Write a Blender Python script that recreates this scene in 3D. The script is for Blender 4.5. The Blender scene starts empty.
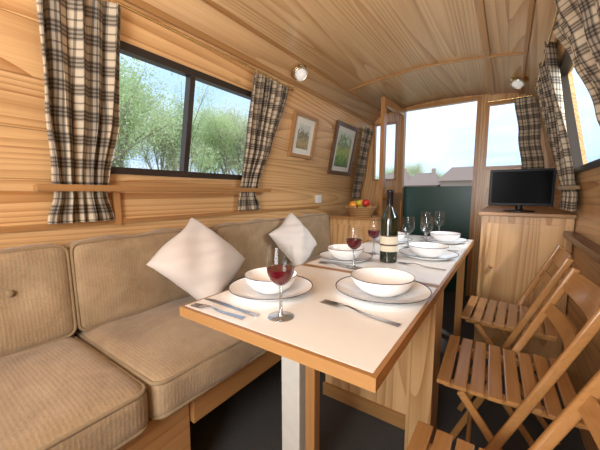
import bpy, bmesh, math, random
from mathutils import Vector, Matrix
random.seed(4)
S=bpy.context.scene
COL=S.collection
pi=math.pi
# ------------------------------------------------------------ materials
class NT:
    def __init__(s,name):
        s.m=bpy.data.materials.new(name); s.m.use_nodes=True
        s.t=s.m.node_tree; s.n=s.t.nodes; s.l=s.t.links
        s.b=s.n['Principled BSDF']; s.out=s.n['Material Output']
    def N(s,ty,**k):
        x=s.n.new(ty)
        for a,b in k.items(): setattr(x,a,b)
        return x
    def put(s,sock,v):
        if isinstance(v,bpy.types.NodeSocket): s.l.new(v,sock)
        else: sock.default_value=v
    def M(s,op,a,b=None,c=None):
        x=s.N('ShaderNodeMath',operation=op); s.put(x.inputs[0],a)
        if b is not None: s.put(x.inputs[1],b)
        if c is not None: s.put(x.inputs[2],c)
        return x.outputs[0]
    def mix(s,f,a,b,mode='MIX'):
        x=s.N('ShaderNodeMix',data_type='RGBA',blend_type=mode)
        s.put(x.inputs[0],f); s.put(x.inputs[6],a); s.put(x.inputs[7],b)
        return x.outputs[2]
    def noise(s,vec,scale,detail=2,rough=.5,dist=0):
        x=s.N('ShaderNodeTexNoise'); s.put(x.inputs['Scale'],scale); x.inputs['Detail'].default_value=detail
        x.inputs['Roughness'].default_value=rough; x.inputs['Distortion'].default_value=dist
        if vec is not None: s.l.new(vec,x.inputs['Vector'])
        return x.outputs[0]
    def bump(s,h,st=.2,d=.01):
        x=s.N('ShaderNodeBump'); x.inputs['Strength'].default_value=st; x.inputs['Distance'].default_value=d
        s.l.new(h,x.inputs['Height']); s.l.new(x.outputs[0],s.b.inputs['Normal'])
    def obj(s): return s.N('ShaderNodeTexCoord').outputs['Object']
    def sep(s,v):
        x=s.N('ShaderNodeSeparateXYZ'); s.l.new(v,x.inputs[0]); return x.outputs
    def comb(s,a,b,c):
        x=s.N('ShaderNodeCombineXYZ'); s.put(x.inputs[0],a); s.put(x.inputs[1],b); s.put(x.inputs[2],c); return x.outputs[0]
def C(r,g,b): return (r,g,b,1)
def plain(name,c,rough=.5,metal=0,spec=.5,var=.08,emit=None,es=0):
    t=NT(name)
    n=t.noise(t.obj(),30,3)
    col=t.mix(n,C(*[x*(1-var) for x in c]),C(*[min(1,x*(1+var)) for x in c]))
    t.l.new(col,t.b.inputs['Base Color'])
    t.b.inputs['Roughness'].default_value=rough; t.b.inputs['Metallic'].default_value=metal
    t.b.inputs['Specular IOR Level'].default_value=spec
    if emit: t.b.inputs['Emission Color'].default_value=C(*emit); t.b.inputs['Emission Strength'].default_value=es
    return t.m
def wood(name,along=1,across=2,pw=.2,c1=(.68,.40,.17),c2=(.40,.18,.055),rough=.3,rings=72,groove=.6,fre=3.6,al=.20,tint=.24,spec=.45,ringw=.95,knots=False):
    t=NT(name); o=t.sep(t.obj())
    third=3-along-across
    A=o[along];B=o[across];D=o[third]
    q=t.M('DIVIDE',t.M('ADD',B,20.03),pw)
    idx=t.M('FLOOR',q); fr=t.M('FRACT',q)
    wn=t.N('ShaderNodeTexWhiteNoise',noise_dimensions='1D'); t.l.new(idx,wn.inputs['W'])
    r=wn.outputs[0]
    A2=t.M('ADD',t.M('MULTIPLY',A,al),t.M('MULTIPLY',r,37))
    v=t.comb(A2,t.M('MULTIPLY',B,fre),t.M('MULTIPLY',D,fre))
    n=t.noise(v,1,.5,.4)
    ph=t.M('FRACT',t.M('MULTIPLY',n,rings*.35))
    ring=t.M('POWER',ph,2.2)
    v2=t.comb(t.M('MULTIPLY',A,3),t.M('MULTIPLY',B,170),t.M('MULTIPLY',D,170))
    fine=t.noise(v2,1,2)
    v3=t.comb(t.M('MULTIPLY',A2,1.4),t.M('MULTIPLY',B,14),t.M('MULTIPLY',D,14))
    broad=t.noise(v3,1,2)
    amt=t.M('MULTIPLY_ADD',broad,1.2,.15)
    f=t.M('ADD',t.M('MULTIPLY',t.M('MULTIPLY',ring,ringw),amt),t.M('MULTIPLY',t.M('SUBTRACT',fine,.38),.65))
    f=t.M('ADD',f,t.M('MULTIPLY',t.M('SUBTRACT',broad,.5),.55))
    fx=t.N('ShaderNodeClamp'); t.l.new(f,fx.inputs[0])
    col=t.mix(fx.outputs[0],C(*c1),C(*c2))
    if knots:
        kv=t.comb(t.M('MULTIPLY',A,1.5),t.M('MULTIPLY',B,4.2),t.M('MULTIPLY',r,3))
        vo=t.N('ShaderNodeTexVoronoi'); vo.inputs['Scale'].default_value=1.0; t.l.new(kv,vo.inputs['Vector'])
        k=t.M('SUBTRACT',1,t.M('DIVIDE',vo.outputs['Distance'],.075)); kc=t.N('ShaderNodeClamp'); t.l.new(k,kc.inputs[0])
        col=t.mix(t.M('MULTIPLY',kc.outputs[0],.9),col,C(.20,.08,.03))
    br=t.M('MULTIPLY_ADD',r,tint,1-tint*.6)
    col=t.mix(1.0,col,t.comb(br,br,br),'MULTIPLY')
    if groove>0:
        e=t.M('LESS_THAN',t.M('ABSOLUTE',t.M('SUBTRACT',fr,.5)),.5-.0016/pw)
        g=t.M('MULTIPLY_ADD',e,groove,1-groove)
        col=t.mix(1.0,col,t.comb(g,g,g),'MULTIPLY')
    t.l.new(col,t.b.inputs['Base Color'])
    t.b.inputs['Roughness'].default_value=rough
    t.b.inputs['Specular IOR Level'].default_value=spec
    return t.m
PC1=(.745,.465,.215);PC2=(.40,.178,.054)
W_wall=wood('pine_wall',1,2,.17,PC1,PC2,groove=.45,knots=True)
W_ceil=wood('pine_ceiling',1,0,.37,(.77,.495,.245),(.44,.215,.075),groove=.3,rough=.33,spec=.4,fre=4.2,al=.14)
W_bulk=wood('pine_bulkhead',2,0,.2,(.72,.44,.20),PC2,groove=.3)
W_cabx=wood('pine_cabinet',2,0,.3,(.76,.47,.22),(.46,.22,.075),groove=.2,al=.16)
W_trimy=wood('pine_trim_lengthwise',1,2,5,(.47,.245,.09),(.29,.125,.04),groove=0,fre=7,ringw=.3)
W_trimx=wood('pine_trim_crosswise',0,2,5,(.46,.24,.088),(.29,.125,.04),groove=0,fre=7,ringw=.3)
W_trimz=wood('pine_trim_upright',2,0,5,(.44,.22,.08),(.28,.115,.036),groove=0,fre=7,ringw=.3)
W_edge=wood('oak_edging',1,2,5,(.47,.24,.085),(.33,.148,.047),groove=0,fre=6,rough=.35,ringw=.25)
W_edgex=wood('oak_edging_crosswise',0,2,5,(.47,.24,.085),(.33,.148,.047),groove=0,fre=6,rough=.35,ringw=.25)
W_chair=wood('varnished_beech',1,2,5,(.46,.225,.075),(.29,.125,.038),groove=0,fre=6,rough=.2,spec=.6,ringw=.25)
W_base=wood('bench_pine',1,2,.4,(.43,.23,.088),(.29,.13,.043),groove=.2)
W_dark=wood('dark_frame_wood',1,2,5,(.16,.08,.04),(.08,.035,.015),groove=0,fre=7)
M_lam=plain('cream_laminate',(.90,.885,.855),.2,var=.015)
M_white=plain('white_china',(.94,.94,.94),.1,var=.01)
M_rim=plain('navy_rim',(.02,.028,.06),.2)
M_steel=plain('cutlery_steel',(.42,.42,.43),.18,1,var=.03)
M_alu=plain('dark_window_frame',(.045,.032,.024),.35,.3)
M_black=plain('black_plastic',(.010,.010,.011),.35,spec=.25)
M_screen=plain('tv_screen',(.004,.004,.005),.25,spec=.05)
M_brass=plain('brass',(.75,.52,.22),.25,1)
M_chrome=plain('pale_lamp_metal',(.70,.67,.60),.25,.8)
M_bulb=plain('frosted_lens',(.70,.68,.64),.35,emit=(1,.97,.9),es=.1)
M_whitep=plain('white_plastic',(.80,.79,.76),.35)
M_creamp=plain('cream_leg_laminate',(.60,.57,.50),.6)
M_green=plain('green_paint',(.010,.070,.060),.35)
M_label=plain('wine_label',(.70,.65,.50),.5)
M_labeld=plain('wine_label_band',(.10,.05,.03),.5)
M_foil=plain('bottle_foil',(.02,.015,.02),.25,.4)
M_bottle=plain('dark_bottle_glass',(.012,.018,.008),.05,spec=.8)
M_wine=plain('red_wine',(.10,.004,.010),.08,spec=.3)
M_bark=plain('bark',(.30,.27,.20),.9,var=.3)
M_mat=plain('picture_mount',(.76,.74,.66),.7)
M_brick=plain('house_brick',(.45,.34,.28),.9)
M_roof=plain('house_roof',(.24,.18,.155),.9)
M_grass=plain('towpath_ground',(.27,.26,.20),.9,var=.4)
def glass(name,tint=(1,1,1),base=.06,pw=.5):
    t=NT(name); t.n.remove(t.b)
    tr=t.N('ShaderNodeBsdfTransparent'); tr.inputs[0].default_value=C(*tint)
    gl=t.N('ShaderNodeBsdfGlossy'); gl.inputs['Roughness'].default_value=.03; gl.inputs[0].default_value=C(.95,.97,1)
    lw=t.N('ShaderNodeLayerWeight'); lw.inputs[0].default_value=.2
    f=t.M('MULTIPLY_ADD',lw.outputs['Facing'],pw,base)
    fc=t.N('ShaderNodeClamp'); t.l.new(f,fc.inputs[0])
    mx=t.N('ShaderNodeMixShader'); t.l.new(fc.outputs[0],mx.inputs[0]); t.l.new(tr.outputs[0],mx.inputs[1]); t.l.new(gl.outputs[0],mx.inputs[2])
    t.l.new(mx.outputs[0],t.out.inputs[0]); return t.m
M_glass=glass('clear_glass',(.95,.96,.96),.03,.38)
M_stem=glass('solid_glass_stem',(.75,.77,.77),.22,.6)
M_pane=glass('window_glass',(.97,.98,.98),.012,.06)
def fabric(name,ca,cb,rib=260,axis=1,st=.5,ribw=.06,cre=0,mot=1.0):
    t=NT(name); o=t.obj(); s=t.sep(o)
    w=t.M('MULTIPLY_ADD',t.M('SINE',t.M('MULTIPLY',s[axis],rib*2)),.5,.5)
    n=t.noise(o,5,4,.6,.6); n2=t.noise(o,140,3,.6); n3=t.noise(o,14,3,.5,.6)
    f=t.M('ADD',t.M('MULTIPLY',t.M('SUBTRACT',n,.25),.8*mot),t.M('MULTIPLY',w,ribw)); f=t.M('ADD',f,t.M('MULTIPLY',t.M('SUBTRACT',n2,.45),.4*mot)); f=t.M('ADD',f,t.M('MULTIPLY',t.M('SUBTRACT',n3,.5),.6*mot))
    fx=t.N('ShaderNodeClamp'); t.l.new(f,fx.inputs[0])
    col=t.mix(fx.outputs[0],C(*cb),C(*ca)); t.l.new(col,t.b.inputs['Base Color'])
    t.b.inputs['Roughness'].default_value=.9; t.b.inputs['Sheen Weight'].default_value=.25
    t.b.inputs['Specular IOR Level'].default_value=.12
    h=t.M('ADD',t.M('MULTIPLY',w,ribw*2),n2)
    if cre: h=t.M('ADD',h,t.M('MULTIPLY',n3,cre))
    t.bump(h,st,.003); return t.m
M_cush=fabric('tan_velour',(.505,.37,.225),(.25,.17,.095),300,1,.45,.11,2.2,1.1)
M_pipe=fabric('cushion_piping',(.36,.26,.15),(.23,.16,.085))
M_pil=fabric('oatmeal_cotton',(.72,.66,.61),(.66,.60,.55),600,1,.12,.03,2,.5)
def plaid():
    t=NT('tartan_cloth'); uv=t.N('ShaderNodeTexCoord').outputs['UV']; s=t.sep(uv)
    def band(f,c,h): return t.M('LESS_THAN',t.M('ABSOLUTE',t.M('SUBTRACT',f,c)),h)
    def bands(x):
        f=t.M('FRACT',t.M('DIVIDE',x,.088))
        a=band(f,.28,.23)
        l=t.M('MAXIMUM',band(f,.13,.033),band(f,.43,.033))
        l=t.M('MAXIMUM',l,band(f,.28,.035))
        l=t.M('MAXIMUM',l,band(f,.76,.035))
        return a,l
    a,al_=bands(s[0]); b,bl=bands(s[1])
    k=t.M('MULTIPLY',t.M('SUBTRACT',1,t.M('MULTIPLY',a,.48)),t.M('SUBTRACT',1,t.M('MULTIPLY',b,.48)))
    col=t.mix(k,C(.08,.068,.065),C(.54,.445,.325))
    d=t.M('MULTIPLY',t.M('SUBTRACT',1,t.M('MULTIPLY',al_,.56)),t.M('SUBTRACT',1,t.M('MULTIPLY',bl,.56)))
    col=t.mix(1,col,t.comb(d,d,d),'MULTIPLY')
    t.l.new(col,t.b.inputs['Base Color']); t.b.inputs['Roughness'].default_value=.95; t.b.inputs['Specular IOR Level'].default_value=.1
    return t.m
M_plaid=plaid()
def carpet():
    t=NT('grey_carpet'); n=t.noise(t.obj(),160,4,.7)
    t.l.new(t.mix(n,C(.025,.024,.024),C(.085,.08,.075)),t.b.inputs['Base Color']); t.b.inputs['Roughness'].default_value=1
    t.bump(n,.6,.006); return t.m
M_carpet=carpet()
def leafmat(name,a,b):
    t=NT(name); g=t.N('ShaderNodeNewGeometry'); 
    c=t.mix(g.outputs['Random Per Island'],C(*a),C(*b)); t.l.new(c,t.b.inputs['Base Color']); t.b.inputs['Roughness'].default_value=.9
    tl=t.N('ShaderNodeBsdfTranslucent'); t.l.new(c,tl.inputs[0]); mx=t.N('ShaderNodeMixShader'); mx.inputs[0].default_value=.5
    t.l.new(t.b.outputs[0],mx.inputs[1]); t.l.new(tl.outputs[0],mx.inputs[2]); t.l.new(mx.outputs[0],t.out.inputs[0])
    return t.m
M_leaf=[leafmat('spring_leaves',(.54,.65,.34),(.76,.82,.52)),leafmat('pale_leaves',(.60,.64,.42),(.77,.80,.57)),leafmat('fresh_leaves',(.48,.63,.31),(.70,.79,.48))]
def painting(name,cols,zs):
    t=NT(name); o=t.obj(); s=t.sep(o)
    n=t.noise(o,22,4,.65); h=t.M('ADD',t.M('DIVIDE',s[2],zs),t.M('MULTIPLY',t.M('SUBTRACT',n,.5),.9))
    r=t.N('ShaderNodeValToRGB'); t.l.new(h,r.inputs[0])
    for p,c in cols:
        e=r.color_ramp.elements.new(p); e.color=C(*c)
    r.color_ramp.elements.remove(r.color_ramp.elements[0]); r.color_ramp.elements.remove(r.color_ramp.elements[-1])
    t.l.new(r.outputs[0],t.b.inputs['Base Color']); t.b.inputs['Roughness'].default_value=.45; return t.m
M_p1=painting('landscape_print',[(.12,(.20,.15,.07)),(.40,(.42,.32,.16)),(.58,(.16,.16,.10)),(.68,(.55,.56,.48)),(.9,(.62,.64,.60))],.30)
M_p2=painting('foliage_print',[(.12,(.05,.09,.02)),(.36,(.16,.30,.05)),(.52,(.45,.50,.12)),(.66,(.14,.22,.07)),(.85,(.60,.68,.55))],.43)
# ------------------------------------------------------------ mesh helpers
def finish(ob,parent=None,label=None,cat=None,kind=None,group=None):
    COL.objects.link(ob)
    if parent: ob.parent=parent
    if label: ob['label']=label
    if cat: ob['category']=cat
    if kind: ob['kind']=kind
    if group: ob['group']=group
    return ob
def obm(name,bm,mats,parent=None,smooth=False,loc=None,center=False,**k):
    bmesh.ops.recalc_face_normals(bm,faces=bm.faces) if k.pop('recalc',True) else None
    me=bpy.data.meshes.new(name)
    c=Vector((0,0,0))
    if center:
        lo=Vector([min(v.co[i] for v in bm.verts) for i in range(3)]);hi=Vector([max(v.co[i] for v in bm.verts) for i in range(3)])
        c=Vector(((lo.x+hi.x)/2,(lo.y+hi.y)/2,lo.z))
        for v in bm.verts: v.co-=c
    bm.to_mesh(me); bm.free()
    if not isinstance(mats,(list,tuple)): mats=[mats]
    for m in mats: me.materials.append(m)
    if smooth:
        for p in me.polygons: p.use_smooth=True
        if smooth!='all':
            try: me.set_sharp_from_angle(angle=math.radians(40))
            except Exception: pass
    ob=bpy.data.objects.new(name,me)
    if center: ob.location=c
    if loc is not None: ob.location=Vector(loc)
    return finish(ob,parent,**k)
def empty(name,loc=(0,0,0),rot=(0,0,0),**k):
    e=bpy.data.objects.new(name,None); e.empty_display_size=.1; e.location=loc; e.rotation_euler=rot
    return finish(e,**k)
def hexa(bm,f,a,b,o,mi=0):
    vs=[bm.verts.new(f(x,y,z)) for x in a for y in b for z in o]
    for q in ((0,1,3,2),(4,6,7,5),(0,4,5,1),(2,3,7,6),(0,2,6,4),(1,5,7,3)):
        fa=bm.faces.new([vs[i] for i in q]); fa.material_index=mi
    return vs
ident=lambda x,y,z:Vector((x,y,z))
def box(bm,x,y,z,mi=0): return hexa(bm,ident,x,y,z,mi)
def bev(bm,w,seg=2):
    bmesh.ops.bevel(bm,geom=list(bm.edges),offset=w,segments=seg,affect='EDGES',profile=.7,clamp_overlap=True)
def beam(bm,p,q,w,h,up=Vector((0,0,1)),mi=0):
    p=Vector(p);q=Vector(q);d=(q-p).normalized()
    s=d.cross(up)
    if s.length<1e-3: s=d.cross(Vector((0,1,0)))
    s.normalize(); u=s.cross(d)
    def f(a,b,c): return p+(q-p)*a+s*b+u*c
    hexa(bm,f,(0,1),(-w/2,w/2),(-h/2,h/2),mi)
def cyl(bm,p,q,r,seg=12,r2=None):
    p=Vector(p);q=Vector(q);d=(q-p);L=d.length
    m=Matrix.Translation((p+q)/2)@d.to_track_quat('Z','Y').to_matrix().to_4x4()
    bmesh.ops.create_cone(bm,cap_ends=True,segments=seg,radius1=r,radius2=r if r2 is None else r2,depth=L,matrix=m)
def lathe(bm,prof,seg=32,mi=None,c=(0,0,0)):
    c=Vector(c);rings=[]
    for r,z in prof:
        if r<1e-5: rings.append([bm.verts.new(c+Vector((0,0,z)))])
        else: rings.append([bm.verts.new(c+Vector((r*math.cos(2*pi*i/seg),r*math.sin(2*pi*i/seg),z))) for i in range(seg)])
    for k in range(len(rings)-1):
        a,b=rings[k],rings[k+1]
        for i in range(seg):
            j=(i+1)%seg
            if len(a)==1 and len(b)==1: continue
            if len(a)==1: f=bm.faces.new((a[0],b[j],b[i]))
            elif len(b)==1: f=bm.faces.new((a[i],a[j],b[0]))
            else: f=bm.faces.new((a[i],a[j],b[j],b[i]))
            if mi: f.material_index=mi[k]
def tube(bm,loop,r,seg=8):
    n=len(loop); L=[Vector(p) for p in loop]
    nrm=(L[1]-L[0]).cross(L[n//3]-L[0]).normalized(); rings=[]
    for i in range(n):
        t=(L[(i+1)%n]-L[i-1]).normalized(); s=t.cross(nrm).normalized()
        rings.append([bm.verts.new(L[i]+(s*math.cos(2*pi*k/seg)+nrm*math.sin(2*pi*k/seg))*r) for k in range(seg)])
    for i in range(n):
        a,b=rings[i],rings[(i+1)%n]
        for k in range(seg): bm.faces.new((a[k],a[(k+1)%seg],b[(k+1)%seg],b[k]))
def B(): return bmesh.new()
# ------------------------------------------------------------ room frame
mL=lambda y,z,o:Vector((-1.42+.2*max(z,0)+o,y,z+1))
mR=lambda y,z,o:Vector((.31-.2*max(z,0)-o,y,z+1))
D=3.26; YB=-1.3
mB=lambda x,z,o:Vector((x,D-o,z+1))
def sheet(name,f,ab,bb,holes,mat,th=.05):
    bm=B(); V={}
    for i,a in enumerate(ab):
        for j,b in enumerate(bb): V[i,j]=bm.verts.new(f(a,b,0))
    for i in range(len(ab)-1):
        for j in range(len(bb)-1):
            ca=(ab[i]+ab[i+1])/2; cb=(bb[j]+bb[j+1])/2
            if any(h[0]<ca<h[1] and h[2]<cb<h[3] for h in holes): continue
            bm.faces.new((V[i,j],V[i+1,j],V[i+1,j+1],V[i,j+1]))
    ex=bmesh.ops.extrude_face_region(bm,geom=list(bm.faces))
    d=(f(0,-.5,0)-f(0,-.5,1)).normalized()*th
    for v in ex['geom']:
        if isinstance(v,bmesh.types.BMVert): v.co+=d
    return obm(name,bm,mat,kind='structure')
WL=(.46,1.43,.09,.59); WR=(1.02,2.14,.11,.63)
sheet('wall_port',mL,[YB,D],[-1,0],[],W_wall)
sheet('wall_port_upper',mL,[YB,WL[0],WL[1],D],[0,WL[2],WL[3],.764],[WL],W_wall)
sheet('wall_starboard',mR,[YB,D],[-1,0],[],W_wall)
sheet('wall_starboard_upper',mR,[YB,WR[0],WR[1],D],[0,WR[2],WR[3],.764],[WR],W_wall)
WB1=(-1.26,-1.01,.14,.75); WB2=(-.200,.115,.225,.80); DO=(-.934,-.281,-1,.85)
sheet('wall_bow',mB,[-1.45,WB1[0],WB1[1],DO[0],DO[1],WB2[0],WB2[1],.34],[-1,WB1[2],WB2[2],WB1[3],WB2[3],.85,.94],[WB1,WB2,DO],W_bulk,th=.04)
bm=B(); box(bm,(-1.45,.34),(YB-.04,YB),(0,1.95)); obm('wall_stern',bm,W_bulk,kind='structure')
bm=B(); box(bm,(-1.5,.4),(YB,D+.8),(-.05,0)); obm('floor',bm,M_carpet,kind='structure')
prof=[(-1.267,.764),(-1.235,.80),(-1.17,.845),(-1.05,.870),(-.9,.888),(-.72,.903),(-.555,.909)]
prof=prof+[(-1.11-x,z) for x,z in prof[-2::-1]]
def cz(x):
    for (x0,z0),(x1,z1) in zip(prof,prof[1:]):
        if x0<=x<=x1: return z0+(z1-z0)*(x-x0)/(x1-x0)
    return .764
bm=B()
rows=[]
for o in (0,.04):
    for y in (YB,D): rows.append([bm.verts.new((x,y,z+1+o)) for x,z in prof])
n=len(prof)
for a,b in ((0,1),(2,3),(0,2),(1,3)):
    for i in range(n-1): bm.faces.new((rows[a][i],rows[a][i+1],rows[b][i+1],rows[b][i]))
obm('ceiling',bm,W_ceil,smooth='all',kind='structure')
ti=[0]
def trim(bm,mat):
    ti[0]+=1; return obm('trim_%d'%ti[0],bm,mat,kind='structure')
for f,s in ((mL,1),(mR,-1)):
    bm=B(); hexa(bm,f,(YB,D),(.742,.770),(.0,.013)); bev(bm,.004); trim(bm,W_trimy)
for x in (-1.145,.035,-.165):
    bm=B(); w=.011 if x!=-.165 else .018
    box(bm,(x-w,x+w),(YB,D),(cz(x)+1-.011,cz(x)+1.002)); bev(bm,.004); trim(bm,W_trimy)
for y in (2.36,):
    bm=B(); xs=[-1.145+i*(1.18/24) for i in range(25)]
    for a,b in zip(xs,xs[1:]):
        hexa(bm,lambda X,Y,Z:Vector((X,Y,cz(X)+1+Z)),(a,b),(y-.013,y+.013),(-.012,.002))
    trim(bm,W_trimx)
bm=B()
hexa(bm,mB,(DO[0]-.03,DO[0]),(-1,.88),(0,.02)); hexa(bm,mB,(DO[1],DO[1]+.03),(-1,.88),(0,.02)); hexa(bm,mB,(DO[0]-.03,DO[1]+.03),(.85,.88),(0,.021))
trim(bm,W_trimz)
def window(idx,f,w,fw=.028,div=None,mat=M_alu,o0=-.03,o1=.012,pm=M_pane):
    a0,a1,b0,b1=w; bm=B()
    hexa(bm,f,(a0-.008,a0+fw),(b0-.008,b1+.008),(o0,o1)); hexa(bm,f,(a1-fw,a1+.008),(b0-.008,b1+.008),(o0,o1))
    hexa(bm,f,(a0+fw,a1-fw),(b0-.008,b0+fw),(o0,o1)); hexa(bm,f,(a0+fw,a1-fw),(b1-fw,b1+.008),(o0,o1))
    if div: hexa(bm,f,(div-.014,div+.014),(b0+fw,b1-fw),(o0,o1-.002))
    ob=obm('window_%d'%idx,bm,mat,kind='structure')
    bm=B(); vs=[bm.verts.new(f(a,b,-.01)) for a,b in ((a0+.01,b0+.01),(a1-.01,b0+.01),(a1-.01,b1-.01),(a0+.01,b1-.01))]
    bm.faces.new(vs); obm('pane',bm,pm,parent=ob)
window(1,mL,WL,.022,div=.95); window(2,mR,WR,.018,div=1.3); window(3,mB,WB1,.014,mat=W_trimz); window(4,mB,WB2,.018,mat=W_trimz)
def rail(f,y0,y1,z,lab):
    bm=B(); hexa(bm,f,(y0,y1),(z-.014,z+.012),(.055,.075)); bev(bm,.004)
    for y in (y0+.02,y1-.02): hexa(bm,f,(y-.012,y+.012),(z-.01,z+.008),(0,.056))
    obm('curtain_retaining_rail',bm,W_trimy,center=True,label=lab,cat='rail')
rail(mL,.33,1.58,.02,'slim varnished wooden rail across the wall below the window')
bm=B(); hexa(bm,mL,(.60,.625),(-.14,.005),(0,.02)); trim(bm,W_trimz)
bm=B(); hexa(bm,mL,(YB,2.33),(-.135,-.115),(0,.014)); trim(bm,W_trimy)
bm=B(); hexa(bm,mR,(YB,2.14),(-.235,-.205),(0,.05)); bev(bm,.005); trim(bm,W_dark)
def pole(f,y0,y1,z,o=.05):
    bm=B(); cyl(bm,f(y0,z,o),f(y1,z,o),.005,10)
    for y in (y0,y1): cyl(bm,f(y,z,0),f(y,z,o),.005,8); bmesh.ops.create_uvsphere(bm,u_segments=10,v_segments=8,radius=.009,matrix=Matrix.Translation(f(y,z,o)))
    obm('curtain_pole',bm,M_brass,smooth=True,center=True,label='thin brass curtain pole fixed above the window',cat='curtain pole')
pole(mL,.28,1.70,.70); pole(mR,.85,2.7,.72); pole(mB,-.20,.12,.81,.03)
def curtain(f,edges,folds,amp,lab,cloth=.8,o=.045,uvoff=0,group='checked curtains'):
    bm=B(); uvl=bm.loops.layers.uv.new('UVMap'); N=folds*12; R=44; grid=[]
    zt=edges[0][0]; zb=edges[-1][0]
    for j in range(R+1):
        z=zt+(zb-zt)*j/R
        for (z0,a,b),(z1,c,d) in zip(edges,edges[1:]):
            if z1-1e-6<=z<=z0+1e-6:
                t=(z0-z)/(z0-z1); t=t*t*(3-2*t); A=a+(c-a)*t; Bb=b+(d-b)*t; break
        row=[]
        for i in range(N+1):
            u=i/N; ph=.8*math.sin(j*.10+u*5+uvoff*9)+.5*math.sin(u*11+uvoff*5)
            uu=u+.015*math.sin(u*31+uvoff*7)
            am=amp*(.7+.3*math.sin(u*17+j*.06+uvoff*3))
            off=o+am*math.sin(2*pi*folds*u+ph)
            row.append((bm.verts.new(f(A+(Bb-A)*uu+amp*.25*math.sin(4*pi*folds*u+ph),z,max(off,.006))),u*cloth+uvoff,z))
        grid.append(row)
    for j in range(R):
        for i in range(N):
            q=(grid[j][i],grid[j][i+1],grid[j+1][i+1],grid[j+1][i])
            fa=bm.faces.new([x[0] for x in q])
            for l,x in zip(fa.loops,q): l[uvl].uv=(x[1],x[2])
    return obm('curtain',bm,M_plaid,smooth='all',center=True,label=lab,cat='curtain',group=group)
curtain(mL,[(.70,.345,.615),(.3,.36,.61),(.06,.385,.575),(.0,.395,.57),(-.115,.37,.60)],5,.027,'beige and grey checked curtain gathered behind the wooden rail',.60,.034)
curtain(mL,[(.70,1.31,1.64),(.3,1.33,1.57),(.06,1.32,1.50),(.0,1.315,1.48),(-.11,1.30,1.53)],5,.025,'beige and grey checked curtain gathered beside the window near the pictures',.62,.034,.3)
curtain(mL,[(.68,2.95,3.2),(.3,2.95,3.18),(.0,2.99,3.15),(-.06,2.99,3.16)],3,.018,'checked curtain hanging on the side wall in the cabin corner',.36,.032,.6)
curtain(mB,[(.81,-.01,.16),(.5,.04,.19),(.2,.08,.24)],3,.013,'short checked curtain at the small window above the television',.36,.03,.2)
curtain(mR,[(.74,1.93,2.78),(.4,1.93,2.62),(.12,1.99,2.42),(.03,2.06,2.27),(-.02,2.00,2.33),(-.09,1.97,2.38)],6,.026,'beige and grey checked curtain gathered with a tie beside the television',.85,.038,.15)
bm=B(); hexa(bm,mR,(2.05,2.28),(.018,.038),(.006,.072)); bev(bm,.006)
obm('curtain_tieback',bm,M_pipe,center=True,label='fabric tieback band holding the curtain beside the television',cat='tieback')
curtain(mR,[(.74,.70,1.78),(.5,.70,1.58),(.25,.70,1.36),(.05,.74,1.14),(-.1,.74,1.16)],8,.024,'beige and grey checked curtain drawn back from the window pane',1.1,.039,.4)
# ------------------------------------------------------------ bench
def rbox(size,r,bulge=0,n=12,wr=0):
    bm=B(); bmesh.ops.create_cube(bm,size=2); bmesh.ops.subdivide_edges(bm,edges=list(bm.edges),cuts=n,use_grid_fill=True)
    h=Vector(size)/2
    for v in bm.verts:
        q=[]
        for i in range(3):
            e=v.co[i]; e=max(-1,min(1,e)); e=math.sin(e*pi/2); q.append(e*h[i])
        p=Vector(q); inn=Vector([max(-(h[i]-r),min(h[i]-r,p[i])) for i in range(3)])
        d=p-inn
        if d.length>1e-7: p=inn+d.normalized()*r
        a,b,c=p.x/h.x,p.y/h.y,p.z/h.z
        s=[max(0,(1-b*b)*(1-c*c)),max(0,(1-a*a)*(1-c*c)),max(0,(1-a*a)*(1-b*b))]
        for i,e in enumerate((a,b,c)): p[i]+=bulge*e*s[i]**.7*(1 if min(h)==h[i] else .45)
        p.z+=wr*math.sin(p.y*23+p.x*9)*s[2]*.5
        p.x+=wr*math.sin(p.y*17+p.z*21)*s[0]*.5
        v.co=p
    return bm
def piping(name,loop,parent,r=.0055):
    bm=B(); tube(bm,loop,r); return obm(name,bm,M_pipe,parent,smooth='all')
def rloop(h1,h2,r,f,k=5):
    L=[]
    for sx,sy,a0 in ((1,1,0),(-1,1,90),(-1,-1,180),(1,-1,270)):
        for i in range(k+1):
            a=math.radians(a0+90*i/k); L.append(f(sx*(h1-r)+r*math.cos(a),sy*(h2-r)+r*math.sin(a)))
    return L
bench_y=[-.42,.398,1.37,2.325]
for i,(a,b) in enumerate(zip(bench_y,bench_y[1:])):
    L=b-a-.012; e=empty('seat_cushion',(-1.07,(a+b)/2,.342),label='worn tan velour seat cushion with piped edges on the wooden bench',cat='cushion',group='bench seat cushions')
    bm=rbox((.60,L,.135),.036,.018,18,.020); bmesh.ops.translate(bm,verts=bm.verts,vec=(0,0,.0675)); obm('cover',bm,M_cush,e,smooth='all')
    piping('piping',rloop(.295,L/2-.004,.034,lambda x,y:(x,y,.119)),e,.0065)
    piping('piping',rloop(.295,L/2-.004,.034,lambda x,y:(x,y,.016)),e,.0065)
back_y=[-.42,.395,1.06,1.70,2.325]
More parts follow.
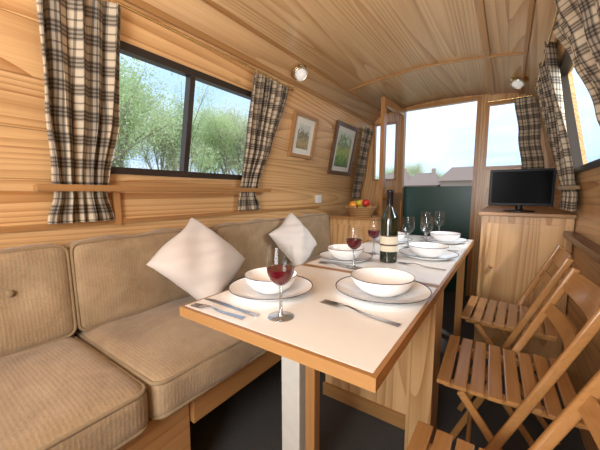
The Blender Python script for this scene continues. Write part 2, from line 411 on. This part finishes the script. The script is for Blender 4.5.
for i,(a,b) in enumerate(zip(back_y,back_y[1:])):
    L=b-a-.006; e=empty('back_cushion',(-1.325,(a+b)/2,.475),(0,math.radians(-4),0),label='worn tan velour back cushion leaning against the panelled wall'+(' with buttons' if i==0 else ''),cat='cushion',group='bench back cushions')
    bm=rbox((.11,L,.34),.032,.018,18,.020); bmesh.ops.translate(bm,verts=bm.verts,vec=(0,0,.17))
    bts=[(-.24,.2),(.0,.2),(.24,.2)] if i==0 else []
    for v in bm.verts:
        for by,bz_ in bts:
            d=math.hypot(v.co.y-by,(v.co.z-bz_))
            if v.co.x>0: v.co.x-=.030*math.exp(-(d/.06)**2)
    obm('cover',bm,M_cush,e,smooth='all')
    piping('piping',rloop(L/2-.003,.166,.030,lambda x,y:(.045,x,y+.17)),e,.006)
    for by,bz_ in bts:
        bm=B(); bmesh.ops.create_uvsphere(bm,u_segments=12,v_segments=8,radius=.012,matrix=Matrix.Translation((.042,by,bz_))); obm('button',bm,M_pipe,e,smooth='all')
e=empty('bench_base',(-1.1,1,0),label='built-in pine bench base with front rail under the cushions',cat='bench')
def loc(bm,o): bmesh.ops.translate(bm,verts=bm.verts,vec=-Vector(o))
bm=B(); box(bm,(-1.418,-.815),(-.43,.535),(0,.338)); bev(bm,.004); loc(bm,(-1.1,1,0)); obm('locker',bm,W_base,e)
bm=B(); box(bm,(-.84,-.80),(.54,2.325),(.245,.338)); bev(bm,.005); loc(bm,(-1.1,1,0)); obm('front_rail',bm,W_edge,e)
bm=B(); box(bm,(-1.418,-.842),(.54,2.325),(.32,.338)); loc(bm,(-1.1,1,0)); obm('seat_board',bm,W_base,e)
bm=B(); box(bm,(-1.418,-1.15),(.54,2.325),(0,.318)); loc(bm,(-1.1,1,0)); obm('back_panel',bm,W_dark,e)  # dark colour stands in for the shade in the open recess below the seat
def pillow(loc_,rot,s,lab,seed=0):
    e=B(); n=34
    G={}
    for sd in (1,-1):
        for i in range(n+1):
            for j in range(n+1):
                a=-1+2*i/n;b=-1+2*j/n
                edge=i in(0,n) or j in(0,n)
                if sd==-1 and edge: G[sd,i,j]=G[1,i,j]; continue
                x=a*(1-.05*(1-b*b)*abs(a)**2); y=b*(1-.05*(1-a*a)*abs(b)**2)
                w=(1-a*a)*(1-b*b)
                dn=(a-b)*.5
                t=.38*w**.40*(1+.18*dn)+ .03*math.sin(a*6+b*4+seed)*w+.025*math.sin(a*11-b*9+seed)*w**.6
                bend=-.14*(a*a+b*b)*.5+.07*math.sin(a*4+seed)*math.sin(b*3+1)
                G[sd,i,j]=e.verts.new((x*s+.035*s*math.sin(b*4+seed)*(1-w),y*s+.04*s*math.sin(a*4+seed)*(1-w),(sd*t+bend)*s))
        for i in range(n):
            for j in range(n):
                q=[G[sd,i,j],G[sd,i+1,j],G[sd,i+1,j+1],G[sd,i,j+1]]
                if sd<0:q.reverse()
                try: e.faces.new(q)
                except ValueError: pass
    ob=obm('scatter_pillow',e,M_pil,smooth='all',label=lab,cat='pillow',group='scatter pillows',recalc=False)
    ob.matrix_world=Matrix.Translation(loc_)@rot
    return ob
def prot(lean,roll,yaw): return (Matrix.Rotation(math.radians(yaw),4,'Z')@Matrix.Rotation(math.radians(90-lean),4,'Y')@Matrix.Rotation(math.radians(roll),4,'Z'))
pillow((-1.135,.85,.696),prot(35,37,-8),.172,'plain off-white square pillow slouching on its corner against the bench back')
pillow((-1.15,1.61,.690),prot(28,28,-8),.152,'plain off-white square pillow slumped behind the table glasses',2)
# ------------------------------------------------------------ tables
TX=(-.700,-.158)
def table(y0,y1,lab,legf,w0,w1):
    o=Vector(((TX[0]+TX[1])/2,(y0+y1)/2,0)); e=empty('dining_table',o,label=lab,cat='table')
    def put(bm,name,m,**k): loc(bm,o); return obm(name,bm,m,e,**k)
    bm=B(); box(bm,(TX[0]+.009,TX[1]-.009),(y0+w0-.001,y1-w1+.001),(.677,.7005)); put(bm,'top',M_lam)
    for x0,x1 in ((TX[0],TX[0]+.010),(TX[1]-.010,TX[1])):
        bm=B(); box(bm,(x0,x1),(y0,y1),(.674,.6995)); put(bm,'edging',W_edge)
    for a,b in ((y0,y0+w0),(y1-w1,y1)):
        bm=B(); box(bm,(TX[0]+.010,TX[1]-.010),(a,b),(.674,.7)); put(bm,'edging',W_edgex)
    legf(put)
def legs1(put):
    bm=B(); box(bm,(-.455,-.423),(.68,.712),(0,.676)); bev(bm,.004); put(bm,'leg',W_trimz)
    bm=B(); box(bm,(-.560,-.490),(.70,.74),(0,.676)); bev(bm,.004); put(bm,'leg',M_creamp)
    bm=B(); box(bm,(-.64,-.22),(.69,.715),(.62,.676)); put(bm,'bearer',W_trimx)
def legs2(put):
    bm=B(); box(bm,(-.695,-.275),(1.22,1.245),(0,.676)); bev(bm,.003); put(bm,'pedestal_panel',W_cabx)
    bm=B(); box(bm,(-.70,-.275),(1.205,1.219),(.0,.06)); put(bm,'plinth',W_trimx)
    bm=B(); box(bm,(-.272,-.182),(1.10,1.25),(0,.676)); bev(bm,.006); put(bm,'pedestal_post',W_bulk)
    for x in (-.22,-.66):
        bm=B(); box(bm,(x-.02,x+.02),(2.12,2.16),(0,.676)); bev(bm,.004); put(bm,'leg',W_trimz)
table(.443,1.016,'short cream laminate table with wooden edging beside the long table',legs1,.012,.018)
table(1.022,2.2,'long cream laminate table with wooden edging and panel pedestal',legs2,.018,.012)
# ------------------------------------------------------------ tableware
T=.7005
def plate(x,y,r,rot=0,lab='white china dinner plate with a dark blue rim'):
    bm=B()
    lathe(bm,[(0,.004),(r*.60,.004),(r*.66,.008),(r*.980,.0205),(r*1.0,.0225),(r*.996,.020),(r*.68,.003),(r*.62,0),(0,0)],48,[0,0,0,1,1,0,0,0])
    return obm('dinner_plate',bm,[M_white,M_rim],smooth='all',loc=(x,y,T),label=lab,cat='plate',group='dinner plates')
def bowl(x,y,r):
    bm=B()
    lathe(bm,[(0,.010),(r*.50,.011),(r*.76,.021),(r*.91,.036),(r*.97,.0485),(r*.985,.0515),(r*1.0,.052),(r*.998,.0495),(r*.93,.032),(r*.78,.015),(r*.56,.004),(r*.52,0),(0,0)],48,[0,0,0,0,0,1,1,0,0,0,0,0])
    return obm('soup_bowl',bm,[M_white,M_rim],smooth='all',loc=(x,y,T+.0055),label='white china bowl with dark blue rim on a dinner plate',cat='bowl',group='soup bowls')
PL=[(-.575,.672,.127,.080),(-.292,.846,.137,.092),(-.585,1.20,.12,.082),(-.292,1.47,.13,.088),(-.57,1.80,.12,.082),(-.30,1.98,.125,.086)]
for x,y,r,rb in PL: plate(x,y,r); bowl(x,y,rb)
def wineglass(x,y,wine,h=.18,s=1.0):
    e=empty('wine_glass',(x,y,T),label='stemmed wine glass holding red wine' if wine else 'empty clear stemmed wine glass',cat='glass',group='wine glasses')
    bm=B(); lathe(bm,[(0,.006),(.010,.004),(.032*s,.0015),(.033*s,0),(0,0)],28); obm('foot',bm,M_stem,e,smooth='all')
    z0=h*.45
    bm=B(); lathe(bm,[(.009,.004),(.0048,.014),(.0038,z0*.6),(.005,z0-.004),(.010,z0+.002)],14); obm('stem',bm,M_stem,e,smooth='all')
    pr=[(0,0),(.013,.002),(.0255,.013),(.0325,.030),(.0342,.045),(.0325,.066),(.0295,h-z0)]
    bm=B(); lathe(bm,[(r*s,z+z0) for r,z in pr],32); obm('bowl',bm,M_glass,e,smooth='all')
    if wine:
        bm=B(); lathe(bm,[(0,z0+.001),(.0122*s,z0+.003),(.0247*s,z0+.0135),(.0318*s,z0+.030),(.0333*s,z0+.042),(0,z0+.042)],32); obm('wine',bm,M_wine,e,smooth=True)
wineglass(-.436,.545,True,.175,1.0)
wineglass(-.492,1.085,True,.165,.95)
wineglass(-.53,1.40,True,.165,.95)
wineglass(-.44,1.68,False,.17)
wineglass(-.36,1.75,False,.17)
wineglass(-.44,2.10,False,.18)
wineglass(-.36,2.13,False,.18)
e=empty('wine_bottle',(-.413,1.269,T),label='dark glass red wine bottle with a cream label',cat='bottle')
bm=B(); lathe(bm,[(0,.004),(.03,0),(.0365,.004),(.037,.01),(.037,.18),(.034,.2),(.022,.222),(.0145,.24),(.0135,.262),(.0135,.30),(0,.30)],32); obm('body',bm,M_bottle,e,smooth=True)
bm=B(); lathe(bm,[(.0142,.245),(.0142,.30),(.0155,.302),(.0155,.31),(.013,.313),(0,.313)],24); obm('foil_cap',bm,M_foil,e,smooth=True)
bm=B(); lathe(bm,[(.0374,.05),(.0374,.075),(.0374,.082),(.0374,.115),(.0374,.12)],32,[0,1,0,1]); obm('label',bm,[M_label,M_labeld],e,smooth='all')
def flat(bm,pts,z0,z1):
    a=[bm.verts.new((x,y,z0(x) if callable(z0) else z0)) for x,y in pts]; b=[bm.verts.new((v.co.x,v.co.y,v.co.z+z1)) for v in a]
    n=len(pts); bm.faces.new(a[::-1]); bm.faces.new(b)
    for i in range(n): bm.faces.new((a[i],a[(i+1)%n],b[(i+1)%n],b[i]))
def zc(x): return .001+.007*math.exp(-((x-.125)/.03)**2)
def cut(kind,p,q,zz=0):
    p=Vector(p);q=Vector(q); L=(q-p).length; sc=L/.2; bm=B()
    if kind=='knife':
        hd=[(0,-.005),(.005,-.0075),(.09,-.0055),(.10,-.008),(.17,-.0095),(.195,-.004),(.2,.004),(.10,.005),(.09,.0045),(.005,.0075),(0,.005)]
        flat(bm,hd,.001,.0022)
    else:
        n=9
        for k in range(n):
            x0,x1=.14*k/n,.14*(k+1)/n
            w=lambda x:.0075-.0045*min(1,x/.11)
            vs=[(x0,-w(x0)),(x1,-w(x1)),(x1,w(x1)),(x0,w(x0))]
            flat(bm,vs,zc,.0022)
        flat(bm,[(.14,-.003),(.15,-.0115),(.162,-.012),(.162,.012),(.15,.0115),(.14,.003)],zc,.002)
        for t in (-.0102,-.0034,.0034,.0102): flat(bm,[(.162,t-.0018),(.19,t-.0016),(.2,t-.0007),(.2,t+.0007),(.19,t+.0016),(.162,t+.0018)],zc,.002)
    ob=obm(kind,bm,M_steel,loc=(p.x,p.y,T+zz),label='polished steel table '+kind,cat='cutlery',group='place setting cutlery')
    ob.rotation_euler=(0,0,math.atan2(q.y-p.y,q.x-p.x)); ob.scale=(sc,sc,1)
cut('fork',(-.500,.482),(-.680,.468)); cut('knife',(-.482,.512),(-.685,.515))
cut('fork',(-.182,.655),(-.405,.690))
cut('fork',(-.47,1.065),(-.65,1.075)); cut('knife',(-.46,1.095),(-.66,1.10))
cut('fork',(-.18,1.25),(-.37,1.27)); cut('knife',(-.19,1.70),(-.39,1.71))
# ------------------------------------------------------------ chairs
def chair_parts(e):
    up_b=Vector((-.15,0,0)); up_t=Vector((.180,0,.760))
    def U(z,y): 
        t=z/.760; return Vector((up_b.x+(up_t.x-up_b.x)*t,y,z))
    for y in (-.172,.172):
        bm=B(); beam(bm,U(0.005,y),U(.760,y),.016,.024); bev(bm,.0065,3); obm('leg',bm,W_chair,e,smooth=True)
    for y in (-.148,.148):
        bm=B(); beam(bm,(-.105,y,.425),(.20,y,.005),.015,.022); bev(bm,.006,3); obm('leg',bm,W_chair,e,smooth=True)
    bm=B()
    for k in range(8):
        x=-.166+k*.0425; z=.450+.004*((k-3.5)/3.5)**2-.003
        hw=.16 if .0<x+.02<.09 else .168
        box(bm,(x,x+.0355),(-hw,hw),(z-.012,z))
    for y in (-.122,.122): box(bm,(-.15,.165),(y-.009,y+.009),(.414,.436))
    bev(bm,.004); obm('seat',bm,W_chair,e)
    bm=B(); n=12
    for zc_,hh in ((.722,.074),(.620,.044)):
        for k in range(n):
            y0=-.178+.356*k/n; y1=y0+.356/n
            cf=lambda y:.026*(1-(y/.178)**2)
            c=U(zc_,0); dv=(up_t-up_b).normalized(); nn=Vector((dv.z,0,-dv.x))
            def f(a,b,o,c=c): return c+Vector((0,a,0))+dv*b*(1-.18*(abs(a)/.178)**4)+nn*(o+cf(a))
            hexa(bm,f,(y0,y1),(-hh/2,hh/2),(-.006,.006))
    bmesh.ops.remove_doubles(bm,verts=bm.verts,dist=1e-5)
    obm('backrest',bm,W_chair,e,smooth=True)
    for p in (U(.16,0),Vector((.13,0,.10))):
        bm=B(); yy=.168 if p.x<0 else .146; cyl(bm,p+Vector((0,-yy,0)),p+Vector((0,yy,0)),.008,12); obm('crossbar',bm,W_chair,e,smooth=True)
labs=['varnished wooden folding chair with slatted seat at the short table','varnished wooden folding chair with slatted seat beside the table seam','varnished wooden folding chair with slatted seat near the television cabinet']
c0=empty('folding_chair',(.02,.545,0),label=labs[0],cat='chair',group='folding chairs'); chair_parts(c0)
for k,(x,y,rz) in enumerate(((.02,1.085,2),(.03,1.63,-2))):
    c=c0.copy(); COL.objects.link(c); c.location=(x,y,0); c.rotation_euler=(0,0,math.radians(rz)); c['label']=labs[k+1]
    for ch in c0.children:
        d=ch.copy(); d.parent=c; COL.objects.link(d)
# ------------------------------------------------------------ cabinets
e=empty('television_cabinet',(.09,2.5,0),label='pine cabinet with wooden worktop under the television',cat='cabinet')
def put(bm,name,m,o,**k): loc(bm,o); return obm(name,bm,m,e,**k)
o=(.09,2.5,0)
bm=B(); box(bm,(-.125,.305),(2.16,D-.022),(.0,.862)); put(bm,'body',W_cabx,o)
bm=B(); box(bm,(-.095,.28),(2.146,2.159),(.06,.82)); bev(bm,.004); d=put(bm,'door',W_cabx,o)
bm=B(); bmesh.ops.create_uvsphere(bm,u_segments=14,v_segments=10,radius=.013,matrix=Matrix.Translation((-.06,2.138,.55))); loc(bm,o); obm('knob',bm,W_trimz,d,smooth='all')
bm=B(); box(bm,(-.145,.308),(2.13,D-.022),(.863,.885)); bev(bm,.005); put(bm,'worktop',W_trimx,o)
e=empty('corner_cabinet',(-1.13,2.48,0),label='low pine cabinet with wooden top at the end of the bench',cat='cabinet'); o=(-1.13,2.48,0)
bm=B(); box(bm,(-1.417,-.86),(2.345,2.63),(0,.775)); put(bm,'body',W_cabx,o)
bm=B(); box(bm,(-1.36,-.90),(2.332,2.344),(.06,.73)); bev(bm,.004); d=put(bm,'door',W_cabx,o)
bm=B(); bmesh.ops.create_uvsphere(bm,u_segments=14,v_segments=10,radius=.013,matrix=Matrix.Translation((-.93,2.324,.6))); loc(bm,o); obm('knob',bm,W_trimz,d,smooth='all')
bm=B(); box(bm,(-1.417,-.845),(2.328,2.64),(.776,.796)); bev(bm,.005); put(bm,'worktop',W_trimx,o)
e=empty('television',(.062,2.33,.885),(0,0,math.radians(4)),label='small black flat-screen television on a stand',cat='television'); e.scale=(.96,.96,.98)
bm=B(); box(bm,(-.172,.172),(-.018,.02),(.035,.268)); bev(bm,.006); obm('casing',bm,M_black,e)
bm=B(); box(bm,(-.158,.158),(-.0195,-.018),(.052,.255)); obm('screen',bm,M_screen,e)
bm=B(); lathe(bm,[(0,0),(.085,0),(.085,.006),(.03,.012),(.02,.014),(.02,.04),(0,.04)],28); obm('stand',bm,M_black,e,smooth=True)
bx,by,bz=-1.06,2.47,.796
t=NT('wicker'); s=t.sep(t.obj()); w=t.M('MULTIPLY_ADD',t.M('SINE',t.M('MULTIPLY',s[2],420)),.5,.5)
t.l.new(t.mix(w,C(.22,.11,.04),C(.5,.30,.13)),t.b.inputs['Base Color']); M_wick=t.m
e=empty('fruit_basket',(bx,by,bz),label='round woven wicker basket holding fruit',cat='basket')
bm=B(); lathe(bm,[(0,.004),(.08,.004),(.115,.07),(.135,.082),(.13,.072),(.09,0),(0,0)],32); obm('bowl',bm,M_wick,e,smooth=True)
bm=B(); 
for i in range(24):
    a=2*pi*i/24; bmesh.ops.create_uvsphere(bm,u_segments=8,v_segments=6,radius=.013,matrix=Matrix.Translation((.128*math.cos(a),.128*math.sin(a),.082)))
obm('rim',bm,M_wick,e,smooth='all')
cols={'red_apple':(.55,.03,.02),'green_apple':(.30,.42,.05),'orange':(.85,.33,.03),'lemon':(.85,.65,.08)}
fm={k:plain(k+'_skin',v,.35,var=.2) for k,v in cols.items()}
for k,(nm,dx,dy,dz) in enumerate([('red_apple',-.06,-.02,.055),('green_apple',.02,-.06,.055),('orange',.068,.01,.056),('red_apple',.0,.06,.055),('lemon',-.005,0,.108),('green_apple',-.06,.055,.10),('red_apple',.055,-.03,.11),('orange',-.05,-.06,.09)]):
    bm=B(); r=.035
    pr=[(0,-.03),(.014,-.033),(.029,-.02),(.035,0),(.030,.021),(.016,.031),(.004,.026),(0,.024)]
    if nm=='lemon': pr=[(0,-.04),(.006,-.037),(.022,-.024),(.028,0),(.022,.024),(.006,.037),(0,.041)]
    if nm=='orange': pr=[(r*math.sin(pi*i/10),-r*math.cos(pi*i/10)) for i in range(11)]
    lathe(bm,pr,20); ob=obm(nm,bm,fm[nm],smooth='all',loc=(bx+dx,by+dy,bz+dz+.008),label=nm.replace('_',' ')+' resting in the wicker basket',cat='fruit',group='fruit in the basket')
    if nm=='lemon': ob.rotation_euler=(0,1.3,.5)
def picture(y0,y1,z0,z1,fm_,pm,lab,fw=.025,mw=.05):
    c=mL((y0+y1)/2,z0,0); e=empty('framed_picture',c,label=lab,cat='picture')
    def hx(a,b,o,m,name):
        bm=B(); 
        for aa,bb in zip(a,b): hexa(bm,mL,aa,bb,o)
        loc(bm,c); return obm(name,bm,m,e)
    hx([(y0,y0+fw),(y1-fw,y1),(y0+fw,y1-fw),(y0+fw,y1-fw)],[(z0,z1),(z0,z1),(z0,z0+fw),(z1-fw,z1)],(.002,.026),fm_,'frame')
    hx([(y0+fw,y1-fw)],[(z0+fw,z1-fw)],(.003,.010),M_mat,'mount')
    hx([(y0+fw+mw,y1-fw-mw)],[(z0+fw+mw*.8,z1-fw-mw*.8)],(.0105,.0115),pm,'print')
picture(1.79,2.10,.275,.585,W_trimy,M_p1,'landscape print in a wooden frame on the panelled wall',.022,.055)
picture(2.42,2.86,.18,.64,W_dark,M_p2,'green foliage print in a dark wooden frame near the door',.030,.055)
bm=B(); hexa(bm,mL,(2.28,2.37),(-.09,-.02),(.001,.012)); bev(bm,.003); 
obm('light_switch',bm,M_whitep,center=True,label='white plastic switch plate on the wall above the cabinet',cat='switch')
def lamp(x,y,nx,ny,lab):
    z=cz(x)+1; e=empty('ceiling_lamp',(x,y,z),(ny,nx,0),label=lab,cat='lamp',group='ceiling spotlights'); e.scale=(1.25,)*3
    bm=B(); lathe(bm,[(0,0),(.046,0),(.046,-.008),(.038,-.014),(0,-.014)],28); obm('base',bm,M_brass,e,smooth=True)
    bm=B(); lathe(bm,[(.026,-.014),(.036,-.028),(.038,-.042),(.034,-.046),(.029,-.044),(.0,-.03)],28); obm('housing',bm,M_chrome,e,smooth=True)
    bm=B(); lathe(bm,[(.0295,-.0435),(.019,-.048),(0,-.050)],24); obm('lens',bm,M_bulb,e,smooth='all')
    l=bpy.data.lights.new('lamp_light','POINT'); l.energy=.04; l.color=(1,.92,.8); l.shadow_soft_size=.03
    lo=bpy.data.objects.new('lamp_light',l); lo.location=(0,0,-.09); COL.objects.link(lo); lo.parent=e
lamp(-1.21,1.72,math.radians(-45),math.radians(-22),'small round spotlight on the ceiling above the window')
lamp(.02,2.85,math.radians(15),math.radians(-25),'small round spotlight on the ceiling by the curtain')
# ------------------------------------------------------------ doors
hin=Vector((-.928,3.235,0)); fre=Vector((-.955,2.655,0)); dv=(fre-hin); Ld=dv.length; du=dv.normalized(); dn=Vector((-du.y,du.x,0))
fD=lambda a,b,o: hin+du*a+dn*o+Vector((0,0,b))
bm=B()
for a in ((0,.06),(Ld-.055,Ld)): hexa(bm,fD,a,(.02,1.845),(-.018,.018))
for b in ((.02,.14),(.93,1.0),(1.78,1.845)): hexa(bm,fD,(.06,Ld-.055),b,(-.017,.017))
hexa(bm,fD,(.06,Ld-.055),(.14,.93),(-.006,.006))
dd=obm('door_1',bm,W_trimz,kind='structure')
bm=B(); bm.faces.new([bm.verts.new(fD(a,b,0)) for a,b in ((.05,.99),(Ld-.045,.99),(Ld-.045,1.79),(.05,1.79))]); obm('pane',bm,M_pane,dd)
bm=B(); cyl(bm,fD(Ld-.03,.95,.017),fD(Ld-.03,.95,.05),.008); bmesh.ops.create_uvsphere(bm,u_segments=12,v_segments=8,radius=.02,matrix=Matrix.Translation(fD(Ld-.03,.95,.055))); obm('knob',bm,M_brass,dd,smooth='all')
bm=B(); box(bm,(DO[0]+.004,DO[1]-.004),(D+.045,D+.07),(0,1.05)); box(bm,(DO[0],DO[1]),(D+.042,D+.085),(1.05,1.068)); 
dg=obm('door_2',bm,M_green,kind='structure')
# ------------------------------------------------------------ outdoors
bm=B(); bmesh.ops.create_grid(bm,x_segments=1,y_segments=1,size=150); obm('towpath_ground',bm,M_grass,loc=(0,40,-.5),label='flat pale ground beside the mooring',cat='ground',kind='stuff')
def tree_mesh(seed,H):
    rnd=random.Random(seed); bm=B(); tips=[]
    def br(p,d,L,r,lv):
        q=p+d*L; cyl(bm,p,q,r,6,r*.6); tips.append((q,lv)); tips.append(((p+q)/2,lv))
        if lv<3:
            for k in range(7 if lv==0 else 4):
                nd=(d*1.15+Vector((rnd.uniform(-1,1),rnd.uniform(-1,1),rnd.uniform(-.2,.8)))*.65).normalized()
                br(p+d*L*rnd.uniform(.2 if lv==0 else .4,1),nd,L*rnd.uniform(.48,.74),r*.5,lv+1)
    br(Vector((0,0,0)),Vector((0,0,1)),H*.46,H*.012,0)
    tr=bpy.data.meshes.new('trunk'); bm.to_mesh(tr); bm.free(); tr.materials.append(M_bark)
    bm=B(); tp=[t for t in tips if t[1]>=1]
    for k in range(15000):
        c=rnd.choice(tp)[0]; p=c+Vector((rnd.gauss(0,1),rnd.gauss(0,1),rnd.gauss(0,1)))*H*.04
        if p.z<.05*H: continue
        s=H*.0058*rnd.uniform(.6,1.3); a=Vector((rnd.uniform(-1,1),rnd.uniform(-1,1),rnd.uniform(-1,1))).normalized(); b=a.orthogonal().normalized()
        bm.faces.new([bm.verts.new(p+a*s),bm.verts.new(p+b*s*.6),bm.verts.new(p-a*s),bm.verts.new(p-b*s*.6)])
    fo=bpy.data.meshes.new('foliage'); bm.to_mesh(fo); bm.free(); fo.materials.append(M_leaf[seed%3])
    return tr,fo
TM=[tree_mesh(k,1.0) for k in range(3)]
rnd=random.Random(8)
pos=[]
for k in range(9): pos.append((-16+rnd.uniform(-1.5,1.5),.5+k*2.3+rnd.uniform(-.4,.4),rnd.uniform(8.0,10)))
for k in range(7): pos.append((-20+rnd.uniform(-1,1),2.0+k*3.4+rnd.uniform(-.4,.4),rnd.uniform(8,10)))
for k in range(7): pos.append((-27+k*4.2+rnd.uniform(-.8,.8),60+rnd.uniform(-3,3),rnd.uniform(6,9)))
for k in range(4): pos.append((7+rnd.uniform(-1,2),16+k*5,rnd.uniform(5,7)))
for k,(x,y,h) in enumerate(pos):
    tr,fo=TM[k%3]
    e=empty('tree',(x,y,-.5),(0,0,rnd.uniform(0,6)),label='spring tree with pale green foliage on the bank',cat='tree',group='trees on the bank'); e.scale=(h,h,h)
    for nm,me in (('trunk',tr),('foliage',fo)):
        ob=bpy.data.objects.new(nm,me); finish(ob,e)
for x,y,w,h in ((-4.0,38,4.2,2.9),(-8.6,40,3.6,2.5),(-12.8,42,4.0,2.8)):
    e=empty('house',(x,y,-.5),label='brick building with a brown pitched roof',cat='house',group='buildings beyond the mooring')
    bm=B(); box(bm,(-w/2,w/2),(-2.5,2.5),(0,h)); obm('walls',bm,M_brick,e)
    bm=B(); vs=[bm.verts.new(v) for v in ((-w/2-.3,-2.8,h-.1),(w/2+.3,-2.8,h-.1),(w/2+.3,2.8,h-.1),(-w/2-.3,2.8,h-.1),(-w/2+.7,0,h+1.5),(w/2-.7,0,h+1.5))]
    for q in ((0,1,5,4),(2,3,4,5),(1,2,5),(3,0,4),(0,3,2,1)): bm.faces.new([vs[i] for i in q])
    obm('roof',bm,M_roof,e)
    bm=B(); box(bm,(w/4-.2,w/4+.2),(-.3,.3),(h+.8,h+2.0)); obm('chimney',bm,M_brick,e)
# ------------------------------------------------------------ world / light
w=bpy.data.worlds.new('sky'); S.world=w; w.use_nodes=True; nt=w.node_tree; nn=nt.nodes; bg=nn['Background']
tc=nn.new('ShaderNodeTexCoord'); mp=nn.new('ShaderNodeMapping'); mp.inputs['Scale'].default_value=(1.2,1.2,3.5)
nz=nn.new('ShaderNodeTexNoise'); nz.inputs['Scale'].default_value=1.8; nz.inputs['Detail'].default_value=6; nz.inputs['Roughness'].default_value=.5
rp=nn.new('ShaderNodeValToRGB'); rp.color_ramp.elements[0].position=.36; rp.color_ramp.elements[0].color=(.45,.66,.94,1); rp.color_ramp.elements[1].position=.66; rp.color_ramp.elements[1].color=(.82,.90,1,1)
nt.links.new(tc.outputs['Generated'],mp.inputs[0]); nt.links.new(mp.outputs[0],nz.inputs['Vector']); nt.links.new(nz.outputs[0],rp.inputs[0]); nt.links.new(rp.outputs[0],bg.inputs[0]); bg.inputs[1].default_value=1.5
def area(loc_,target,size,en,col=(1,1,1),sy=None):
    l=bpy.data.lights.new('soft_light','AREA'); l.energy=en; l.size=size; l.color=col
    if sy: l.shape='RECTANGLE'; l.size_y=sy
    ob=bpy.data.objects.new('soft_light',l); ob.location=loc_; d=Vector(target)-Vector(loc_); ob.rotation_euler=d.to_track_quat('-Z','Y').to_euler(); COL.objects.link(ob)
area((-.2,-1.1,1.35),(-.45,2.6,1.1),.8,31,(.92,.97,1))
area((-.35,-.7,.95),(-.4,1.6,2.1),.6,15,(.95,.98,1))  # added fill tilted up at the ceiling, no fitting here
area((-.5,1.5,1.22),(-.5,1.5001,2.0),.6,5.5,(.98,.98,1),2.6)  # added upward fill in mid cabin to lift the ceiling, hidden from below
area((1.5,1.55,2.1),(-.5,1.5,.8),1.2,115,(.90,.96,1))  # added light outside the starboard window, out of view, to brighten the table
l=bpy.data.lights.new('sun','SUN'); l.energy=2.8; l.angle=math.radians(3); l.color=(1,.97,.92); so=bpy.data.objects.new('sun',l); so.rotation_euler=Vector((-.45,.35,-.9)).to_track_quat('-Z','Y').to_euler(); COL.objects.link(so)
# ------------------------------------------------------------ camera
cam=bpy.data.cameras.new('camera'); cam.sensor_width=36; cam.lens=297/600*36; cam.clip_start=.02; cam.clip_end=500
co=bpy.data.objects.new('camera',cam); COL.objects.link(co); co.location=(0,0,1)
yaw=math.radians(34.85); p=math.radians(6.15)
F=Vector((-math.sin(yaw)*math.cos(p),math.cos(yaw)*math.cos(p),-math.sin(p)))
co.rotation_euler=F.to_track_quat('-Z','Y').to_euler()
S.camera=co
S.view_settings.view_transform='Standard'
